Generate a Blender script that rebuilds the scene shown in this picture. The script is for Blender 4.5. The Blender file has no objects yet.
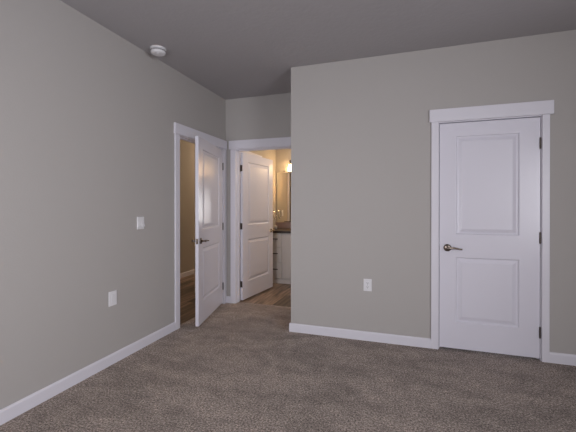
import bpy, bmesh, math
from mathutils import Vector, Matrix

S = bpy.context.scene
C = S.collection
PI = math.pi

# ------------------------------------------------------------------ camera
cam_d = bpy.data.cameras.new('camera')
cam_d.sensor_width = 36.0
cam_d.lens = 345.775 * 36.0 / 576.0
cam_d.shift_y = -8.224 / 576.0
cam_d.clip_start = 0.02
cam = bpy.data.objects.new('camera', cam_d)
C.objects.link(cam)
cam.location = (2.28, 0.0, 1.2993)
yaw, pitch = 0.3211, 0.00366
cam.rotation_euler = (PI / 2 - pitch, 0, yaw)
S.camera = cam

# ------------------------------------------------------------------ view, world, large lights
S.view_settings.view_transform = 'Standard'
S.view_settings.look = 'None'
S.view_settings.gamma = 1.0
S.view_settings.use_curve_mapping = False
S.view_settings.exposure = 0.0

W = bpy.data.worlds.new('world')
S.world = W
W.use_nodes = True
bgn = W.node_tree.nodes['Background']
bgn.inputs[0].default_value = (0.62, 0.74, 1.0, 1)
bgn.inputs[1].default_value = 1.0


def area(name, loc, rot, sx, sy, power, color):
    d = bpy.data.lights.new(name, 'AREA')
    d.shape = 'RECTANGLE'
    d.size, d.size_y = sx, sy
    d.energy = power
    d.color = color
    o = bpy.data.objects.new(name, d)
    o.location = loc
    o.rotation_euler = rot
    C.objects.link(o)
    return o


# daylight entering through the two windows of the bedroom, both behind the camera
o = area('window_daylight_rear', (0.95, -1.16, 1.25), (PI / 2, 0, 0), 1.2, 1.3, 18, (0.95, 0.95, 1.0))
o.data.spread = 1.65
area('window_daylight_side', (4.66, -0.10, 1.45), (PI / 2, 0, PI / 2), 1.5, 1.5, 97, (0.95, 0.95, 1.0))
# weak fill light added near the ceiling above the camera, no fixture there
area('bedroom_fill_light', (2.0, 0.0, 2.70), (0, 0, 0), 0.35, 0.35, 7, (1.0, 0.93, 0.86))


def point(name, loc, power, color, r=0.05):
    d = bpy.data.lights.new(name, 'POINT')
    d.energy = power
    d.color = color
    d.shadow_soft_size = r
    o = bpy.data.objects.new(name, d)
    o.location = loc
    C.objects.link(o)
    return o


# ceiling lamp of the hall, out of sight beyond the left doorway
point('hall_light', (-0.85, 6.9, 2.50), 42, (1.0, 0.76, 0.54), 0.08)
point('hall_light', (-0.85, 2.5, 2.50), 34, (1.0, 0.80, 0.62), 0.08)  # second hall light, added to brighten the lower wall and floor

# fill light added to brighten bathroom and alcove, right of the doorway
point('bathroom_fill_light', (1.60, 4.80, 2.30), 33, (1.0, 0.85, 0.71), 0.30)


# ------------------------------------------------------------------ materials
def lin(c):
    return tuple(((v / 255) / 12.92 if v / 255 <= 0.04045 else ((v / 255 + 0.055) / 1.055) ** 2.4) for v in c) + (1,)


def mat(name, col, rough=0.6, metal=0.0, spec=0.5):
    m = bpy.data.materials.new(name)
    m.use_nodes = True
    b = m.node_tree.nodes['Principled BSDF']
    b.inputs['Base Color'].default_value = lin(col)
    b.inputs['Roughness'].default_value = rough
    b.inputs['Metallic'].default_value = metal
    b.inputs['Specular IOR Level'].default_value = spec
    return m


def N(m, t, **kw):
    n = m.node_tree.nodes.new(t)
    for k, v in kw.items():
        setattr(n, k, v)
    return n


def L(m, a, b):
    m.node_tree.links.new(a, b)


def noise(m, vec, scale, detail=2.0, rough=0.5):
    n = N(m, 'ShaderNodeTexNoise')
    n.inputs['Scale'].default_value = scale
    n.inputs['Detail'].default_value = detail
    n.inputs['Roughness'].default_value = rough
    L(m, vec, n.inputs['Vector'])
    return n


def ramp(m, fac, stops):
    r = N(m, 'ShaderNodeValToRGB')
    while len(r.color_ramp.elements) < len(stops):
        r.color_ramp.elements.new(0.5)
    for e, (p, c) in zip(r.color_ramp.elements, stops):
        e.position = p
        e.color = c
    L(m, fac, r.inputs[0])
    return r


def bump(m, h, strength, dist):
    b = N(m, 'ShaderNodeBump')
    b.inputs['Strength'].default_value = strength
    b.inputs['Distance'].default_value = dist
    L(m, h, b.inputs['Height'])
    L(m, b.outputs[0], m.node_tree.nodes['Principled BSDF'].inputs['Normal'])


def painted_plaster(name, col, scale, strength, rough=0.85):
    m = mat(name, col, rough, spec=0.3)
    g = N(m, 'ShaderNodeNewGeometry')
    n = noise(m, g.outputs['Position'], scale, 3)
    bump(m, n.outputs[0], strength, 0.003)
    return m


WALL = painted_plaster('greige_wall_paint', (178, 174, 171), 90, 0.25)
CEIL = painted_plaster('ceiling_paint', (168, 165, 167), 28, 0.9)
BATHWALL = painted_plaster('bathroom_wall_paint', (178, 170, 158), 90, 0.2)
CARPET = mat('carpet_pile', (140, 128, 122), 1.0, spec=0.05)
WOOD = mat('wood_plank', (110, 88, 70), 0.45)
TRIM = mat('white_trim_paint', (222, 220, 228), 0.35)
DOOR = mat('white_door_paint', (220, 218, 228), 0.27)
NICKEL = mat('satin_nickel', (132, 120, 111), 0.25, 1.0)
HINGE = mat('satin_nickel_hinge', (92, 84, 80), 0.45, 1.0)
PLASTIC = mat('white_plastic', (226, 225, 228), 0.4)
SLOT = mat('dark_slot', (40, 38, 38), 0.6)
CAB = mat('white_cabinet_paint', (205, 200, 198), 0.4)
STONE = mat('brown_stone', (50, 40, 37), 0.45)
SPLASH = mat('taupe_backsplash_tile', (140, 124, 124), 0.35)
BRONZE = mat('dark_bronze', (52, 44, 40), 0.4, 0.8)
MIRROR = mat('mirror_glass', (235, 232, 225), 0.02, 1.0)
CHROME = mat('chrome', (225, 225, 225), 0.12, 1.0)
GLASSY = mat('window_frame_vinyl', (230, 230, 230), 0.4)


def carpet_nodes(m):
    g = N(m, 'ShaderNodeNewGeometry').outputs['Position']
    b = m.node_tree.nodes['Principled BSDF']
    tuft = noise(m, g, 84, 6, 0.9)
    mp = N(m, 'ShaderNodeMapping')
    mp.inputs['Rotation'].default_value = (0, 0, 0.9)
    mp.inputs['Scale'].default_value = (1.0, 2.4, 1.0)
    L(m, g, mp.inputs[0])
    big = noise(m, mp.outputs[0], 1.7, 3, 0.6)
    big.inputs['Distortion'].default_value = 0.6
    mid = noise(m, g, 9, 4, 0.7)
    r1 = ramp(m, tuft.outputs[0], [(0.38, lin((44, 37, 33))), (0.5, lin((153, 138, 129))), (0.62, lin((245, 229, 217)))])
    r2 = ramp(m, big.outputs[0], [(0.38, (0.82, 0.82, 0.82, 1)), (0.58, (1.10, 1.10, 1.10, 1))])
    r3 = ramp(m, mid.outputs[0], [(0.3, (0.80, 0.80, 0.80, 1)), (0.7, (1.18, 1.18, 1.18, 1))])
    x1 = N(m, 'ShaderNodeMix', data_type='RGBA', blend_type='MULTIPLY')
    x1.inputs[0].default_value = 1.0
    L(m, r1.outputs[0], x1.inputs[6]); L(m, r2.outputs[0], x1.inputs[7])
    x2 = N(m, 'ShaderNodeMix', data_type='RGBA', blend_type='MULTIPLY')
    x2.inputs[0].default_value = 1.0
    L(m, x1.outputs[2], x2.inputs[6]); L(m, r3.outputs[0], x2.inputs[7])
    L(m, x2.outputs[2], b.inputs['Base Color'])
    b.inputs['Sheen Weight'].default_value = 0.15
    bump(m, tuft.outputs[0], 1.0, 0.012)


def wood_nodes(m):
    g = N(m, 'ShaderNodeNewGeometry').outputs['Position']
    b = m.node_tree.nodes['Principled BSDF']
    mp = N(m, 'ShaderNodeMapping')
    mp.inputs['Rotation'].default_value = (0, 0, PI / 2)
    L(m, g, mp.inputs[0])
    br = N(m, 'ShaderNodeTexBrick')
    br.offset = 0.37
    br.inputs['Scale'].default_value = 1.0
    br.inputs['Brick Width'].default_value = 1.2
    br.inputs['Row Height'].default_value = 0.13
    br.inputs['Mortar Size'].default_value = 0.0025
    br.inputs['Color1'].default_value = lin((142, 122, 105))
    br.inputs['Color2'].default_value = lin((76, 64, 56))
    br.inputs['Mortar'].default_value = lin((40, 32, 28))
    L(m, mp.outputs[0], br.inputs['Vector'])
    mp2 = N(m, 'ShaderNodeMapping')
    mp2.inputs['Scale'].default_value = (16, 1.1, 1)
    L(m, g, mp2.inputs[0])
    gr = noise(m, mp2.outputs[0], 1.6, 5, 0.6)
    rr = ramp(m, gr.outputs[0], [(0.38, (0.45, 0.42, 0.40, 1)), (0.60, (1.45, 1.42, 1.4, 1))])
    x = N(m, 'ShaderNodeMix', data_type='RGBA', blend_type='MULTIPLY')
    x.inputs[0].default_value = 1.0
    L(m, br.outputs[0], x.inputs[6]); L(m, rr.outputs[0], x.inputs[7])
    L(m, x.outputs[2], b.inputs['Base Color'])
    bump(m, gr.outputs[0], 0.15, 0.002)


carpet_nodes(CARPET)
wood_nodes(WOOD)


# ------------------------------------------------------------------ mesh helpers
def finish(name, bm, m, parent=None, smooth=False, mw=None):
    me = bpy.data.meshes.new(name)
    bmesh.ops.recalc_face_normals(bm, faces=bm.faces)
    bm.to_mesh(me); bm.free()
    me.materials.append(m)
    if smooth:
        for p in me.polygons:
            p.use_smooth = True
    o = bpy.data.objects.new(name, me)
    C.objects.link(o)
    if parent is not None:
        o.parent = parent
    if mw is not None:
        o.matrix_local = mw
    return o


def add_box(bm, lo, hi, bev=0.0, seg=2):
    r = bmesh.ops.create_cube(bm, size=1.0)
    vs = r['verts']
    c = [(a + b) / 2 for a, b in zip(lo, hi)]
    s = [b - a for a, b in zip(lo, hi)]
    for v in vs:
        v.co = Vector((v.co.x * s[0] + c[0], v.co.y * s[1] + c[1], v.co.z * s[2] + c[2]))
    if bev > 0:
        es = list({e for v in vs for e in v.link_edges})
        bmesh.ops.bevel(bm, geom=es, offset=bev, segments=seg, affect='EDGES', profile=0.5)


def box_obj(name, lo, hi, m, parent=None, bev=0.0, seg=2):
    bm = bmesh.new()
    add_box(bm, lo, hi, bev, seg)
    return finish(name, bm, m, parent)


def holed_slab(name, lo, hi, axis, holes, m):
    """A wall slab; axis is the thin axis (0 or 1); holes = (a0, a1, z0, z1) along the other one."""
    o = 1 - axis
    A = sorted({lo[o], hi[o], *[v for h in holes for v in h[:2]]})
    Z = sorted({lo[2], hi[2], *[v for h in holes for v in h[2:]]})
    solid = {}
    for i in range(len(A) - 1):
        for j in range(len(Z) - 1):
            ca, cz = (A[i] + A[i + 1]) / 2, (Z[j] + Z[j + 1]) / 2
            solid[i, j] = not any(h[0] < ca < h[1] and h[2] < cz < h[3] for h in holes)
    bm = bmesh.new()

    def P(a, t, z):
        q = [0, 0, z]; q[o] = a; q[axis] = t
        return bm.verts.new(q)
    t0, t1 = lo[axis], hi[axis]
    for (i, j), s in solid.items():
        if not s:
            continue
        a0, a1, z0, z1 = A[i], A[i + 1], Z[j], Z[j + 1]
        for t in (t0, t1):
            bm.faces.new([P(a0, t, z0), P(a1, t, z0), P(a1, t, z1), P(a0, t, z1)])
        if not solid.get((i - 1, j)): bm.faces.new([P(a0, t0, z0), P(a0, t1, z0), P(a0, t1, z1), P(a0, t0, z1)])
        if not solid.get((i + 1, j)): bm.faces.new([P(a1, t0, z0), P(a1, t1, z0), P(a1, t1, z1), P(a1, t0, z1)])
        if not solid.get((i, j - 1)): bm.faces.new([P(a0, t0, z0), P(a0, t1, z0), P(a1, t1, z0), P(a1, t0, z0)])
        if not solid.get((i, j + 1)): bm.faces.new([P(a0, t0, z1), P(a0, t1, z1), P(a1, t1, z1), P(a1, t0, z1)])
    bmesh.ops.remove_doubles(bm, verts=bm.verts, dist=1e-5)
    return finish(name, bm, m)


def lathe(bm, prof, seg=24, mtx=Matrix()):
    """prof = (radius, height) pairs turned about Z."""
    rings = []
    for r, z in prof:
        if r < 1e-6:
            rings.append([bm.verts.new(mtx @ Vector((0, 0, z)))])
        else:
            rings.append([bm.verts.new(mtx @ Vector((r * math.cos(2 * PI * k / seg), r * math.sin(2 * PI * k / seg), z))) for k in range(seg)])
    for a, b in zip(rings, rings[1:]):
        for k in range(seg):
            k2 = (k + 1) % seg
            if len(a) == 1 and len(b) == 1: continue
            if len(a) == 1: bm.faces.new([a[0], b[k], b[k2]])
            elif len(b) == 1: bm.faces.new([a[k], a[k2], b[0]])
            else: bm.faces.new([a[k], a[k2], b[k2], b[k]])


def tube(bm, pts, rad, seg=12, flat=None):
    """Swept tube through pts; rad a number or one per point; flat = (width scale, height scale)."""
    pts = [Vector(p) for p in pts]
    if not isinstance(rad, (list, tuple)): rad = [rad] * len(pts)
    rings = []
    for i, p in enumerate(pts):
        t = (pts[min(i + 1, len(pts) - 1)] - pts[max(i - 1, 0)]).normalized()
        up = Vector((0, 0, 1)) if abs(t.z) < 0.95 else Vector((1, 0, 0))
        s = t.cross(up).normalized(); u = s.cross(t)
        fs, fu = flat or (1, 1)
        rings.append([bm.verts.new(p + (s * math.cos(a) * fs + u * math.sin(a) * fu) * rad[i]) for a in [2 * PI * k / seg for k in range(seg)]])
    for a, b in zip(rings, rings[1:]):
        for k in range(seg):
            bm.faces.new([a[k], a[(k + 1) % seg], b[(k + 1) % seg], b[k]])
    bm.faces.new(rings[0]); bm.faces.new(rings[-1][::-1])


def prism(bm, prof, axis, a0, a1):
    """prof: closed outline in the plane normal to axis (0: (y,z), 1: (x,z)) swept from a0 to a1."""
    def P(a, q):
        return bm.verts.new((a, q[0], q[1]) if axis == 0 else (q[0], a, q[1]))
    A = [P(a0, q) for q in prof]; B = [P(a1, q) for q in prof]
    n = len(prof)
    for i in range(n):
        bm.faces.new([A[i], A[(i + 1) % n], B[(i + 1) % n], B[i]])
    bm.faces.new(A); bm.faces.new(B[::-1])


def empty(name, loc, rz=0.0):
    o = bpy.data.objects.new(name, None)
    o.location = loc
    o.rotation_euler = (0, 0, rz)
    o.empty_display_size = 0.1
    C.objects.link(o)
    return o


def tag(o, label, cat, group=None, kind=None):
    o['label'] = label
    o['category'] = cat
    if group: o['group'] = group
    if kind: o['kind'] = kind
    return o


# ------------------------------------------------------------------ room measures (metres)
H = 2.743
YB, YC, XC = 4.18, 3.425, 1.173      # alcove wall, closet wall, outer corner
XR, YR = 4.60, -1.10                 # right and rear wall
T = 0.12
HX = -0.02                           # bathroom left wall
YV = 6.17                            # bathroom far wall
HD = (3.150, 4.098)                  # hall doorway along y
BD = (0.158, 1.066)                  # bathroom doorway along x
CD = (2.592, 3.377)                  # closet doorway along x
DH = 2.058                           # doorway height


def st(o, label, cat):
    return tag(o, label, cat, kind='structure')


# floors
st(box_obj('floor', (-0.04, YR - T, -0.10), (XR + T, 4.245, 0.0), CARPET), 'taupe cut pile carpet covering the bedroom and its alcove', 'floor')
st(box_obj('floor_bathroom', (HX - T, 4.245, -0.10), (3.0, YV + T, -0.004), WOOD), 'brown wood plank floor behind the bathroom doorway', 'floor')
st(box_obj('floor_hall', (-1.67, 1.6, -0.10), (-0.04, 4.245, -0.004), WOOD), 'dark wood plank floor seen through the hall doorway, near part', 'floor')
st(box_obj('floor_hall_far', (-1.67, 4.245, -0.10), (HX - T, 8.2, -0.004), WOOD), 'dark wood plank floor at the far end of the hall', 'floor')
# ceiling
st(box_obj('ceiling', (-1.67, YR - T, H), (XR + T, 8.2, H + 0.1), CEIL), 'greige lightly textured flat ceiling over the rooms', 'ceiling')

# walls
st(holed_slab('wall_left', (-T, YR, 0), (0, YB + T, H), 0, [(HD[0] - 0.02, HD[1] + 0.02, -1, DH + 0.02)], WALL),
   'long grey wall with the open hall doorway, switch and outlet', 'wall')
st(holed_slab('wall_back', (0, YB, 0), (3.0, YB + T, H), 1, [(BD[0] - 0.02, BD[1] + 0.02, -1, DH + 0.02)], WALL),
   'narrow grey alcove wall above the bathroom doorway', 'wall')
st(holed_slab('wall_closet', (XC, YC, 0), (XR, YC + T, H), 1, [(CD[0] - 0.02, CD[1] + 0.02, -1, DH + 0.02)], WALL),
   'broad grey wall with the closed closet door', 'wall')
st(box_obj('wall_return', (XC, YC + T, 0), (XC + T, YB, H), WALL), 'short grey return wall between the alcove and the closet', 'wall')
st(box_obj('wall_closet_right', (XR - T, YC + T, 0), (XR, YB, H), WALL), 'grey end wall inside the closet', 'wall')
st(holed_slab('wall_right', (XR, YR, 0), (XR + T, YC + T, H), 0, [(-0.85, 0.65, 0.70, 2.20)], WALL), 'grey window wall to the right of the camera', 'wall')
st(holed_slab('wall_rear', (-T, YR - T, 0), (XR + T, YR, H), 1, [(0.35, 1.55, 0.60, 1.90)], WALL), 'grey window wall behind the camera', 'wall')
# bathroom walls; the side wall has a shallow linen recess
st(holed_slab('wall_bathroom_left', (HX - T, YB + T, 0), (HX, YV, H), 0, [(4.66, 5.36, -1, DH)], BATHWALL), 'warmly lit bathroom side wall beside the vanity', 'wall')
st(box_obj('wall_bathroom_back', (HX - T, YV, 0), (3.0, YV + T, H), BATHWALL), 'warmly lit bathroom wall behind mirror and vanity', 'wall')
st(box_obj('wall_bathroom_right', (3.0, YB, 0), (3.0 + T, YV + T, H), BATHWALL), 'bathroom end wall hidden to the right', 'wall')
bm = bmesh.new()
add_box(bm, (-0.70, 4.50, 0), (-0.64, 5.50, H))
add_box(bm, (-0.64, 4.50, 0), (HX - T, 4.56, H))
add_box(bm, (-0.64, 5.44, 0), (HX - T, 5.50, H))
st(finish('wall_linen', bm, BATHWALL), 'inner sides of the dark linen recess off the bathroom', 'wall')
# hall walls
st(box_obj('wall_hall', (-1.67, 1.6, 0), (-1.55, 8.2, H), BATHWALL), 'warm tan hall wall seen through the left doorway', 'wall')
st(box_obj('wall_hall_near', (-1.55, 1.6, 0), (-T, 1.6 + T, H), BATHWALL), 'near end wall of the hall', 'wall')
st(box_obj('wall_hall_far', (-1.55, 8.08, 0), (HX - T, 8.2, H), BATHWALL), 'far end wall of the hall', 'wall')
st(box_obj('wall_hall_right', (HX - T, YV + T, 0), (HX, 8.2, H), BATHWALL), 'hall wall continuing beyond the bathroom', 'wall')

# windows of the bedroom (behind the camera)
def window(name, axis, at, a0, a1, z0, z1, label):
    root = empty(name, (0, 0, 0)); st(root, label, 'window')
    bm = bmesh.new()
    def bx(p0, p1, q0, q1, d0, d1):
        if axis == 1: add_box(bm, (p0, at + d0, q0), (p1, at + d1, q1), 0.003)
        else: add_box(bm, (at + d0, p0, q0), (at + d1, p1, q1), 0.003)
    f = 0.05
    bx(a0, a1, z0, z0 + f, 0, .06); bx(a0, a1, z1 - f, z1, 0, .06)
    bx(a0, a0 + f, z0 + f, z1 - f, 0, .06); bx(a1 - f, a1, z0 + f, z1 - f, 0, .06)
    mid = (a0 + a1) / 2
    bx(mid - .03, mid + .03, z0 + f, z1 - f, 0, .06)
    finish('window_frame', bm, GLASSY, root)
window('window_1', 1, YR - T, 0.35, 1.55, 0.60, 1.90, 'white framed bedroom window behind the camera')
window('window_2', 0, XR + 0.06, -0.85, 0.65, 0.70, 2.20, 'white framed bedroom window beside the camera')

# baseboards: plain board with an eased top
BH, BT = 0.086, 0.015
def base_prof(sgn, at):
    return [(at, 0), (at + sgn * BT, 0), (at + sgn * BT, BH - 0.012), (at + sgn * (BT - 0.002), BH - 0.007), (at + sgn * (BT - 0.009), BH), (at, BH)]
def base_y(name, x, sgn, y0, y1, label, m=TRIM):      # along y on a wall x = const
    bm = bmesh.new(); prism(bm, base_prof(sgn, x), 1, y0, y1)
    return st(finish(name, bm, m), label, 'baseboard')
def base_x(name, y, sgn, x0, x1, label, m=TRIM):
    bm = bmesh.new(); prism(bm, base_prof(sgn, y), 0, x0, x1)
    return st(finish(name, bm, m), label, 'baseboard')
CW = 0.078   # casing width
base_y('baseboard_left', 0, 1, YR, HD[0] - CW, 'white baseboard running along the long left wall')
base_y('baseboard_left_corner', 0, 1, HD[1] + 0.072, YB, 'white baseboard stub between the two open doorways')
base_x('baseboard_back', YB, -1, BT, BD[0] - CW, 'white baseboard sliver in the alcove corner')
base_x('baseboard_closet_left', YC, -1, XC - BT, CD[0] - CW + 0.012, 'white baseboard between the wall corner and the closet door')
base_x('baseboard_closet_right', YC, -1, CD[1] + 0.0595, XR, 'white baseboard to the right of the closet door')
base_y('baseboard_return', XC, -1, YC, YB, 'white baseboard on the short return wall')
base_y('baseboard_right', XR, -1, YR, YC - BT, 'white baseboard under the side window')
base_x('baseboard_rear', YR, 1, BT, XR - BT, 'white baseboard under the rear window')
base_y('baseboard_hall', -1.55, 1, 1.72, 8.08, 'white baseboard along the far hall wall')
base_x('baseboard_bathroom', YV, -1, 1.62, 3.0, 'white baseboard on the bathroom wall beyond the vanity')


# ------------------------------------------------------------------ doorway casings
def casing(name, axis, wall, out, a0, a1, label, ends=(0.022, 0.022), cw=CW, depth=T, stop=None, cw2=None):
    """Flat side casings and a wider overhanging head, with the jamb lining. out = direction into the bedroom."""
    root = empty(name, (0, 0, 0)); st(root, label, 'door casing')
    t = 0.018
    def mk(nm, p0, p1, d0, d1, z0, z1, bev=0.002):
        d0, d1 = wall + out * d0, wall + out * d1
        d0, d1 = min(d0, d1), max(d0, d1)
        if axis == 1: return box_obj(nm, (p0, d0, z0), (p1, d1, z1), TRIM, root, bev)
        return box_obj(nm, (d0, p0, z0), (d1, p1, z1), TRIM, root, bev)
    r = 0.006
    mk('side_casing', a0 - cw, a0 - r, 0, t, 0, DH + 0.008)
    mk('side_casing', a1 + r, a1 + (cw2 or cw), 0, t, 0, DH + 0.008)
    mk('head_casing', a0 - cw - ends[0], a1 + (cw2 or cw) + ends[1], 0, t + 0.008, DH + 0.0085, DH + 0.122, 0.003)
    mk('side_jamb', a0 - 0.02, a0, -depth, 0.0, 0, DH, 0.0015)
    mk('side_jamb', a1, a1 + 0.02, -depth, 0.0, 0, DH, 0.0015)
    mk('head_jamb', a0 - 0.02, a1 + 0.02, -depth, 0.0, DH + 0.0005, DH + 0.02, 0.0015)
    if stop:
        s0, s1 = stop
        mk('door_stop', a0, a0 + 0.011, -s1, -s0, 0, DH - 0.012, 0.001)
        mk('door_stop', a1 - 0.011, a1, -s1, -s0, 0, DH - 0.012, 0.001)
        mk('door_stop', a0, a1, -s1, -s0, DH - 0.011, DH, 0.001)
    return root

casing('trim_1', 0, 0.0, 1, HD[0], HD[1], 'white flat casing and jamb around the hall doorway in the left wall', ends=(0.012, 0.004), cw2=0.072, stop=(0.040, 0.075))
casing('trim_2', 1, YB, -1, BD[0], BD[1], 'white flat casing and jamb around the bathroom doorway in the alcove', ends=(0.022, 0.022), stop=(0.045, 0.080))
casing('trim_3', 1, YC, -1, CD[0], CD[1], 'white flat casing with overhanging head around the closed closet door', ends=(0.017, 0.026), cw=0.067, cw2=0.060, stop=(0.040, 0.075))
# casing round the linen recess in the bathroom side wall
bm = bmesh.new()
add_box(bm, (HX, 5.36, 0), (HX + 0.018, 5.44, DH), 0.002)
add_box(bm, (HX, 4.58, 0), (HX + 0.018, 4.66, DH), 0.002)
add_box(bm, (HX, 4.56, DH + 0.0005), (HX + 0.022, 5.46, DH + 0.10), 0.002)
st(finish('trim_4', bm, TRIM), 'white casing of the linen recess in the bathroom side wall', 'door casing')


# ------------------------------------------------------------------ doors
def lever_parts(root, x, z, yf, sgn, direction):
    """rosette and lever on the face at y = yf pointing to sgn*y; lever runs along direction*x."""
    M0 = Matrix.Translation((x, yf, z)) @ Matrix.Rotation(-sgn * PI / 2, 4, 'X')
    bm = bmesh.new()
    lathe(bm, [(0, 0), (0.033, 0), (0.0335, 0.003), (0.031, 0.008), (0.024, 0.012), (0.014, 0.0145), (0.0, 0.0145)], 28, M0)
    hd = finish('door_handle', bm, NICKEL, root, True)
    bm = bmesh.new()
    lathe(bm, [(0, 0.012), (0.0115, 0.012), (0.0105, 0.03), (0.0115, 0.046), (0.0125, 0.05), (0.012, 0.060), (0.008, 0.064), (0, 0.065)], 20, M0)
    y = yf + sgn * 0.054
    pts = []; rad = []
    for i in range(11):
        t = i / 10
        pts.append((x + direction * (0.115 * t), y - sgn * 0.010 * math.sin(t * PI), z + 0.004 * math.sin(t * PI * 1.2) - 0.010 * t * t + 0.006 * max(0, t - 0.75) * 4))
        rad.append(0.0095 - 0.0035 * t)
    tube(bm, pts, rad, 12, flat=(0.75, 1.15))
    finish('lever', bm, NICKEL, hd, True)
    return hd


def door_leaf(root, w, h, th=0.035):
    """Moulded two-panel leaf: local x 0..w from hinge edge, y -th..0, z 0..h. Panels on both faces."""
    bm = bmesh.new()
    xs = [0, 0.146, w - 0.132, w]
    zs = [0, 0.236, 0.826, 1.024, 1.914, h]
    for face in (0, 1):
        def P(x, z, d):
            return bm.verts.new((x, -d if face == 0 else -th + d, z))
        for i in range(3):
            for j in range(5):
                x0, x1, z0, z1 = xs[i], xs[i + 1], zs[j], zs[j + 1]
                if i == 1 and j in (1, 3):
                    lv = [(0, 0), (0.004, 0.0005), (0.007, 0.0045), (0.010, 0.010), (0.014, 0.0125), (0.022, 0.0125), (0.030, 0.0105), (0.050, 0.0030), (0.054, 0.002)]
                    prev = None
                    for ins, d in lv:
                        ring = [P(x0 + ins, z0 + ins, d), P(x1 - ins, z0 + ins, d), P(x1 - ins, z1 - ins, d), P(x0 + ins, z1 - ins, d)]
                        if prev:
                            for k in range(4):
                                bm.faces.new([prev[k], prev[(k + 1) % 4], ring[(k + 1) % 4], ring[k]])
                        prev = ring
                    bm.faces.new(prev)
                else:
                    bm.faces.new([P(x0, z0, 0), P(x1, z0, 0), P(x1, z1, 0), P(x0, z1, 0)])
    def Q(x, y, z): return bm.verts.new((x, y, z))
    for j in range(5):
        for x in (0, w):
            bm.faces.new([Q(x, 0, zs[j]), Q(x, -th, zs[j]), Q(x, -th, zs[j + 1]), Q(x, 0, zs[j + 1])])
    for i in range(3):
        for z in (0, h):
            bm.faces.new([Q(xs[i], 0, z), Q(xs[i + 1], 0, z), Q(xs[i + 1], -th, z), Q(xs[i], -th, z)])
    bmesh.ops.remove_doubles(bm, verts=bm.verts, dist=1e-5)
    return finish('door_panel', bm, DOOR, root)


def hinge_at(root, z, th=0.035, knuckle=(0.0, 0.006), jamb_rot=0.0):
    """Butt hinge with its pin at the origin: knuckle barrel, leaf plate on the door edge, plate turned to the jamb."""
    hh = 0.085
    bm = bmesh.new()
    kx, ky = knuckle
    for k in range(5):
        z0 = z - hh / 2 + k * hh / 5
        lathe(bm, [(0, z0 + .0004), (0.0062, z0 + .0004), (0.0062, z0 + hh / 5 - .0004), (0, z0 + hh / 5 - .0004)], 14, Matrix.Translation((kx, ky, 0)))
    lathe(bm, [(0, z + hh / 2), (0.0045, z + hh / 2), (0.0055, z + hh / 2 + .003), (0.003, z + hh / 2 + .007), (0, z + hh / 2 + .008)], 14, Matrix.Translation((kx, ky, 0)))
    lathe(bm, [(0, z - hh / 2 - .008), (0.003, z - hh / 2 - .007), (0.0055, z - hh / 2 - .003), (0.0045, z - hh / 2), (0, z - hh / 2)], 14, Matrix.Translation((kx, ky, 0)))
    # plate on the edge of the leaf
    add_box(bm, (-0.0012, -th + 0.004, z - hh / 2), (0.0008, ky, z + hh / 2), 0.0004, 1)
    # plate on the jamb, turned back by the opening angle
    b2 = bmesh.new()
    add_box(b2, (-0.0042, -th + 0.004, z - hh / 2), (-0.0022, ky, z + hh / 2), 0.0004, 1)
    b2.transform(Matrix.Translation((kx, ky, 0)) @ Matrix.Rotation(jamb_rot, 4, 'Z') @ Matrix.Translation((-kx, -ky, 0)))
    me = bpy.data.meshes.new('tmp'); b2.to_mesh(me); b2.free(); bm.from_mesh(me); bpy.data.meshes.remove(me)
    return finish('hinge', bm, HINGE, root)


def door(name, pin, closed_dir, open_ang, flip, w, label, z0=0.021, h=2.028, lever_both=True):
    """pin = world xy of the hinge corner on the knuckle face. The leaf lies along +x local; knuckle face is y=0 (+y out).
    flip mirrors the leaf (x -> -x) for the other hand."""
    ang = closed_dir + open_ang
    root = empty(name, (pin[0], pin[1], z0), ang)
    st(root, label, 'door')
    door_leaf(root, w, h)
    for z in (0.218, 1.014, 1.811):
        hinge_at(root, z, jamb_rot=-open_ang * (1 if not flip else 1))
    z = 0.905
    lever_parts(root, w - 0.066, z, 0.0, 1, -1)
    lever_parts(root, w - 0.066, z, -0.035, -1, -1)
    bm = bmesh.new()
    add_box(bm, (w - 0.0005, -0.0300, z - 0.028), (w + 0.0015, -0.005, z + 0.028), 0.0005, 1)
    add_box(bm, (w, -0.0235, z - 0.010), (w + 0.010, -0.0115, z + 0.010), 0.002, 2)
    finish('latch', bm, NICKEL, root)
    if flip:
        for o in root.children_recursive:
            if o.type == 'MESH' and not o.get('_f'):
                for v in o.data.vertices: v.co.x = -v.co.x
                o.data.flip_normals()
    return root


# hall door: pin on the bedroom face at the far jamb, swung 13.4 degrees into the bedroom
# leaf direction when closed is -y, knuckle face towards +x
door('door_1', (0.0, HD[1] - 0.004), -PI / 2, math.radians(13.4), False, 0.928,
     'white two panel door standing ajar at the hall doorway in the left wall')
# closet door: closed, knuckles at its right; knuckle face towards -y, mirrored leaf
door('door_3', (CD[1] - 0.004, YC + 0.002), PI, 0.0, False, CD[1] - CD[0] - 0.008,
     'closed white two panel closet door with a lever at its left')
# bathroom door: pin on the bathroom face at the left jamb, opened into the bathroom; leaf direction +x when closed, knuckle face +y
door('door_2', (BD[0] + 0.004, YB + T), 0.0, math.radians(83.6), False, 0.898,
     'white two panel door standing open into the bathroom', z0=0.014)

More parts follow.
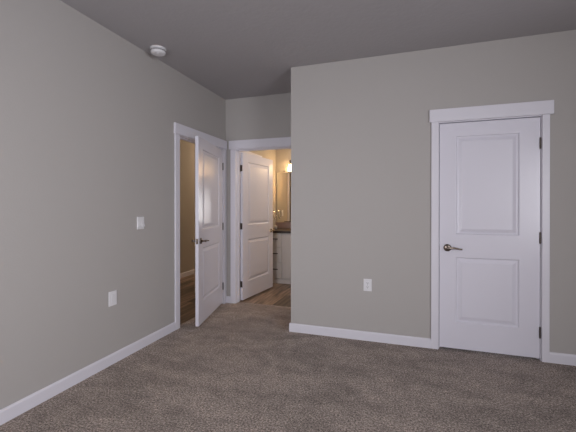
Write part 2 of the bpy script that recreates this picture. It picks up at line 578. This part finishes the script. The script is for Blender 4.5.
# ------------------------------------------------------------------ switches, outlets, detector
def wall_device(name, loc, rz, label, cat, w, h, t, kind, group=None):
    """Plate standing on a wall; local -y faces the room, x along the wall, origin at its centre on the wall."""
    root = empty(name, loc, rz); tag(root, label, cat, group)
    bm = bmesh.new(); add_box(bm, (-w / 2, -t, -h / 2), (w / 2, 0, h / 2), min(0.003, t * 0.45), 3)
    finish('cover_plate', bm, PLASTIC, root)
    if kind == 'duplex':
        for s in (1, -1):
            bm = bmesh.new(); add_box(bm, (-0.0165, -t - 0.003, s * 0.0195 - 0.0145), (0.0165, -t, s * 0.0195 + 0.0145), 0.004, 3)
            r = finish('receptacle', bm, PLASTIC, root)
            bm = bmesh.new()
            add_box(bm, (-0.0080, -t - 0.0036, s * 0.0195 - 0.001), (-0.0055, -t - 0.0028, s * 0.0195 + 0.0085))
            add_box(bm, (0.0055, -t - 0.0036, s * 0.0195 - 0.001), (0.0080, -t - 0.0028, s * 0.0195 + 0.0085))
            lathe(bm, [(0, 0), (0.003, 0), (0.003, 0.0008), (0, 0.0008)], 12, Matrix.Translation((0, -t - 0.0028, s * 0.0195 - 0.007)) @ Matrix.Rotation(PI / 2, 4, 'X'))
            finish('slot', bm, SLOT, r)
        bm = bmesh.new(); lathe(bm, [(0, 0), (0.0028, 0), (0.002, 0.0012), (0, 0.0014)], 12, Matrix.Translation((0, -t, 0)) @ Matrix.Rotation(PI / 2, 4, 'X'))
        finish('screw', bm, NICKEL, root)
    elif kind == 'insert':
        bm = bmesh.new(); add_box(bm, (-0.0168, -t - 0.0025, -0.0335), (0.0168, -t, 0.0335), 0.0012, 2)
        finish('insert', bm, PLASTIC, root)
        for s in (1, -1):
            bm = bmesh.new(); lathe(bm, [(0, 0), (0.0028, 0), (0.002, 0.0012), (0, 0.0014)], 12, Matrix.Translation((0, -t, s * 0.048)) @ Matrix.Rotation(PI / 2, 4, 'X'))
            finish('screw', bm, PLASTIC, root)
    elif kind == 'rocker':
        for c in ((-0.023, 0.023) if w > 0.08 else (0,)):
            bm = bmesh.new()
            v = [(-0.0165, 0, -0.033), (0.0165, 0, -0.033), (0.0165, 0, 0.033), (-0.0165, 0, 0.033)]
            prism(bm, [(-t + 0.0005, -0.033), (-t - 0.0110, -0.033), (-t - 0.0020, 0.0), (-t - 0.0005, 0.033), (-t + 0.0005, 0.033)], 0, c - 0.0165, c + 0.0165)
            finish('rocker', bm, PLASTIC, root)
    return root


wall_device('wall_outlet', (1.955, YC, 0.538), 0, 'white duplex outlet on the broad wall left of the closet door', 'outlet', 0.078, 0.118, 0.006, 'duplex')
wall_device('wall_plate', (0.0, 2.253, 0.540), PI / 2, 'plain white wall plate low on the long wall before the hall doorway', 'wall plate', 0.082, 0.120, 0.006, 'insert')
o = wall_device('wall_switch', (0.0, 2.572, 1.149), PI / 2, 'white double rocker switch at chest height beside the hall doorway', 'switch', 0.084, 0.114, 0.010, 'rocker')
wall_device('wall_outlet', (HX, 5.77, 1.17), PI / 2, 'white outlet plate on the bathroom side wall over the vanity', 'outlet', 0.078, 0.118, 0.006, 'duplex')

sd = empty('smoke_detector', (0.154, 2.630, H)); tag(sd, 'round white smoke detector on the ceiling near the left wall', 'smoke detector')
bm = bmesh.new()
lathe(bm, [(0, 0), (0.070, 0), (0.071, -0.004), (0.069, -0.011), (0.060, -0.012), (0, -0.012)], 40)
finish('base', bm, PLASTIC, sd, False)
bm = bmesh.new()
lathe(bm, [(0.057, -0.012), (0.064, -0.014), (0.065, -0.036), (0.061, -0.046), (0.050, -0.051), (0.030, -0.053), (0, -0.054)], 40)
bd = finish('body', bm, PLASTIC, sd, True)
bm = bmesh.new()
for k in range(24):
    a = 2 * PI * k / 24
    b2 = bmesh.new(); add_box(b2, (0.0640, -0.005, -0.032), (0.0655, 0.005, -0.019))
    b2.transform(Matrix.Rotation(a, 4, 'Z')); me = bpy.data.meshes.new('t'); b2.to_mesh(me); b2.free(); bm.from_mesh(me); bpy.data.meshes.remove(me)
finish('vent', bm, mat('vent_grey', (120, 118, 118), 0.7), sd)
bm = bmesh.new(); lathe(bm, [(0, -0.0525), (0.010, -0.0525), (0.010, -0.056), (0.007, -0.057), (0, -0.057)], 20, Matrix.Translation((0.012, -0.02, 0)))
finish('test_button', bm, PLASTIC, sd, True)

# ------------------------------------------------------------------ bathroom
vx0, vx1, vy0, vy1 = HX + 0.002, 1.60, 5.500, YV - 0.002
van = empty('vanity_cabinet', (vx0, vy0, 0)); tag(van, 'white vanity cabinet with a drawer stack behind the bathroom door', 'cabinet')
van.location = (0, 0, 0)
box_obj('body', (vx0, vy0, 0.08), (vx1, vy1, 0.853), CAB, van, 0.001)
box_obj('toe_kick', (vx0, vy0 - 0.012, 0.0), (vx1, vy1, 0.0795), CAB, van)


def front(nm, x0, x1, z0, z1, handle):
    bm = bmesh.new(); add_box(bm, (x0, vy0 - 0.020, z0), (x1, vy0, z1), 0.0025, 2)
    f = finish(nm, bm, CAB, van)
    if handle == 'h':
        c = (x0 + x1) / 2 + 0.012; z = (z0 + z1) / 2 + 0.024; pts = [(c - 0.055, vy0 - 0.050, z), (c + 0.055, vy0 - 0.050, z)]
        posts = [(c - 0.045, z), (c + 0.045, z)]
    else:
        xx = x0 + 0.035 if handle == 'l' else x1 - 0.035; z = z1 - 0.11
        pts = [(xx, vy0 - 0.050, z - 0.055), (xx, vy0 - 0.050, z + 0.055)]; posts = [(xx, z - 0.045), (xx, z + 0.045)]
    bm = bmesh.new(); tube(bm, pts, 0.0075, 10)
    for px, pz in posts: tube(bm, [(px, vy0 - 0.020, pz), (px, vy0 - 0.050, pz)], 0.004, 8)
    finish('handle', bm, BRONZE, f)


for (z0, z1) in ((0.614, 0.843), (0.364, 0.604), (0.086, 0.354)):
    front('drawer', 0.085, 0.345, z0, z1, 'h')
front('cabinet_door', 0.355, 0.770, 0.086, 0.843, 'r')
front('cabinet_door', 0.780, 1.193, 0.086, 0.843, 'l')
for (z0, z1) in ((0.614, 0.843), (0.364, 0.604), (0.086, 0.354)):
    front('drawer', 1.203, 1.580, z0, z1, 'h')

ct = box_obj('countertop', (vx0, vy0 - 0.035, 0.8535), (vx1 + 0.015, vy1, 0.890), STONE, None, 0.003)
tag(ct, 'dark brown stone countertop on the white vanity', 'countertop')
sp = box_obj('backsplash', (vx0, vy1 - 0.010, 0.8905), (vx1, vy1, 1.000), SPLASH, ct, 0.001)

mr = empty('wall_mirror', (0, 0, 0)); tag(mr, 'tall frameless mirror on the warm bathroom wall above the vanity', 'mirror')
bm = bmesh.new()
mx0, mx1, mz0, mz1, my = HX + 0.028, 1.45, 1.004, 1.945, YV - 0.007
ring0 = [bm.verts.new(p) for p in ((mx0, YV - .0005, mz0), (mx1, YV - .0005, mz0), (mx1, YV - .0005, mz1), (mx0, YV - .0005, mz1))]
ring1 = [bm.verts.new(p) for p in ((mx0, my + .002, mz0), (mx1, my + .002, mz0), (mx1, my + .002, mz1), (mx0, my + .002, mz1))]
bw = 0.018
ring2 = [bm.verts.new(p) for p in ((mx0 + bw, my, mz0 + bw), (mx1 - bw, my, mz0 + bw), (mx1 - bw, my, mz1 - bw), (mx0 + bw, my, mz1 - bw))]
for a, b in ((ring0, ring1), (ring1, ring2)):
    for k in range(4): bm.faces.new([a[k], a[(k + 1) % 4], b[(k + 1) % 4], b[k]])
bm.faces.new(ring2); bm.faces.new(ring0[::-1])
finish('glass', bm, MIRROR, mr)

# vanity light: dark bar with three bell shades
SHADE = bpy.data.materials.new('frosted_lit_shade'); SHADE.use_nodes = True
b = SHADE.node_tree.nodes['Principled BSDF']
b.inputs['Base Color'].default_value = lin((255, 236, 205)); b.inputs['Roughness'].default_value = 0.4
b.inputs['Emission Color'].default_value = (1.0, 0.66, 0.34, 1); b.inputs['Emission Strength'].default_value = 36.0
vl = empty('vanity_light', (0, 0, 0)); tag(vl, 'glowing frosted shade lamp on a dark arm above the mirror', 'wall lamp')
LX = 0.285
bm = bmesh.new(); add_box(bm, (LX - 0.02, YV - 0.022, 2.115), (LX + 0.72, YV - 0.001, 2.165), 0.004, 2)
finish('mounting_bar', bm, BRONZE, vl)
for i in range(3):
    x = LX + 0.04 + 0.31 * i
    bm = bmesh.new()
    pts = [(x, YV - 0.02, 2.14)] + [(x, YV - 0.02 - 0.10 * math.sin(a), 2.10 + 0.055 * math.cos(a) - (0.0 if a < 1.6 else 0.0)) for a in [0.3, 0.7, 1.1, 1.5]]
    pts = [(x, YV - 0.02, 2.14), (x, YV - 0.05, 2.160), (x, YV - 0.085, 2.163), (x, YV - 0.11, 2.150), (x, YV - 0.12, 2.120), (x, YV - 0.12, 2.095)]
    tube(bm, pts, 0.007, 10)
    lathe(bm, [(0, 2.10), (0.020, 2.10), (0.026, 2.085), (0.026, 2.07), (0, 2.07)], 20, Matrix.Translation((x, YV - 0.12, 0)))
    arm = finish('arm', bm, BRONZE, vl, True)
    bm = bmesh.new()
    lathe(bm, [(0.024, 2.075), (0.034, 2.060), (0.046, 2.030), (0.054, 1.990), (0.058, 1.955), (0.055, 1.955), (0.050, 1.990), (0.042, 2.028), (0.030, 2.055), (0, 2.066)], 28, Matrix.Translation((x, YV - 0.12, 0)))
    finish('lamp_shade', bm, SHADE, arm, True)

# towel ring on the side wall near the mirror
tr = empty('towel_ring', (HX, 6.03, 1.21)); tag(tr, 'small chrome towel ring on the bathroom side wall by the mirror', 'towel ring')
bm = bmesh.new()
lathe(bm, [(0, 0), (0.024, 0), (0.024, 0.006), (0.010, 0.010), (0.009, 0.045), (0, 0.047)], 20, Matrix.Rotation(PI / 2, 4, 'Y'))
finish('post', bm, CHROME, tr, True)
bm = bmesh.new()
ringpts = [(0.038, 0.070 * math.sin(a), -0.070 + 0.070 * math.cos(a)) for a in [2 * PI * k / 32 for k in range(33)]]
tube(bm, ringpts, 0.005, 8)
finish('ring', bm, CHROME, tr, True)

# small cup on the countertop
cup = empty('cup', (0.050, 5.99, 0.8902)); tag(cup, 'small white cup on the dark vanity countertop beside the side wall', 'cup')
bm = bmesh.new()
lathe(bm, [(0, 0), (0.022, 0), (0.025, 0.003), (0.028, 0.050), (0.0295, 0.052), (0.0285, 0.053), (0.0265, 0.050), (0.0235, 0.006), (0, 0.005)], 28)
finish('cup_body', bm, PLASTIC, cup, True)
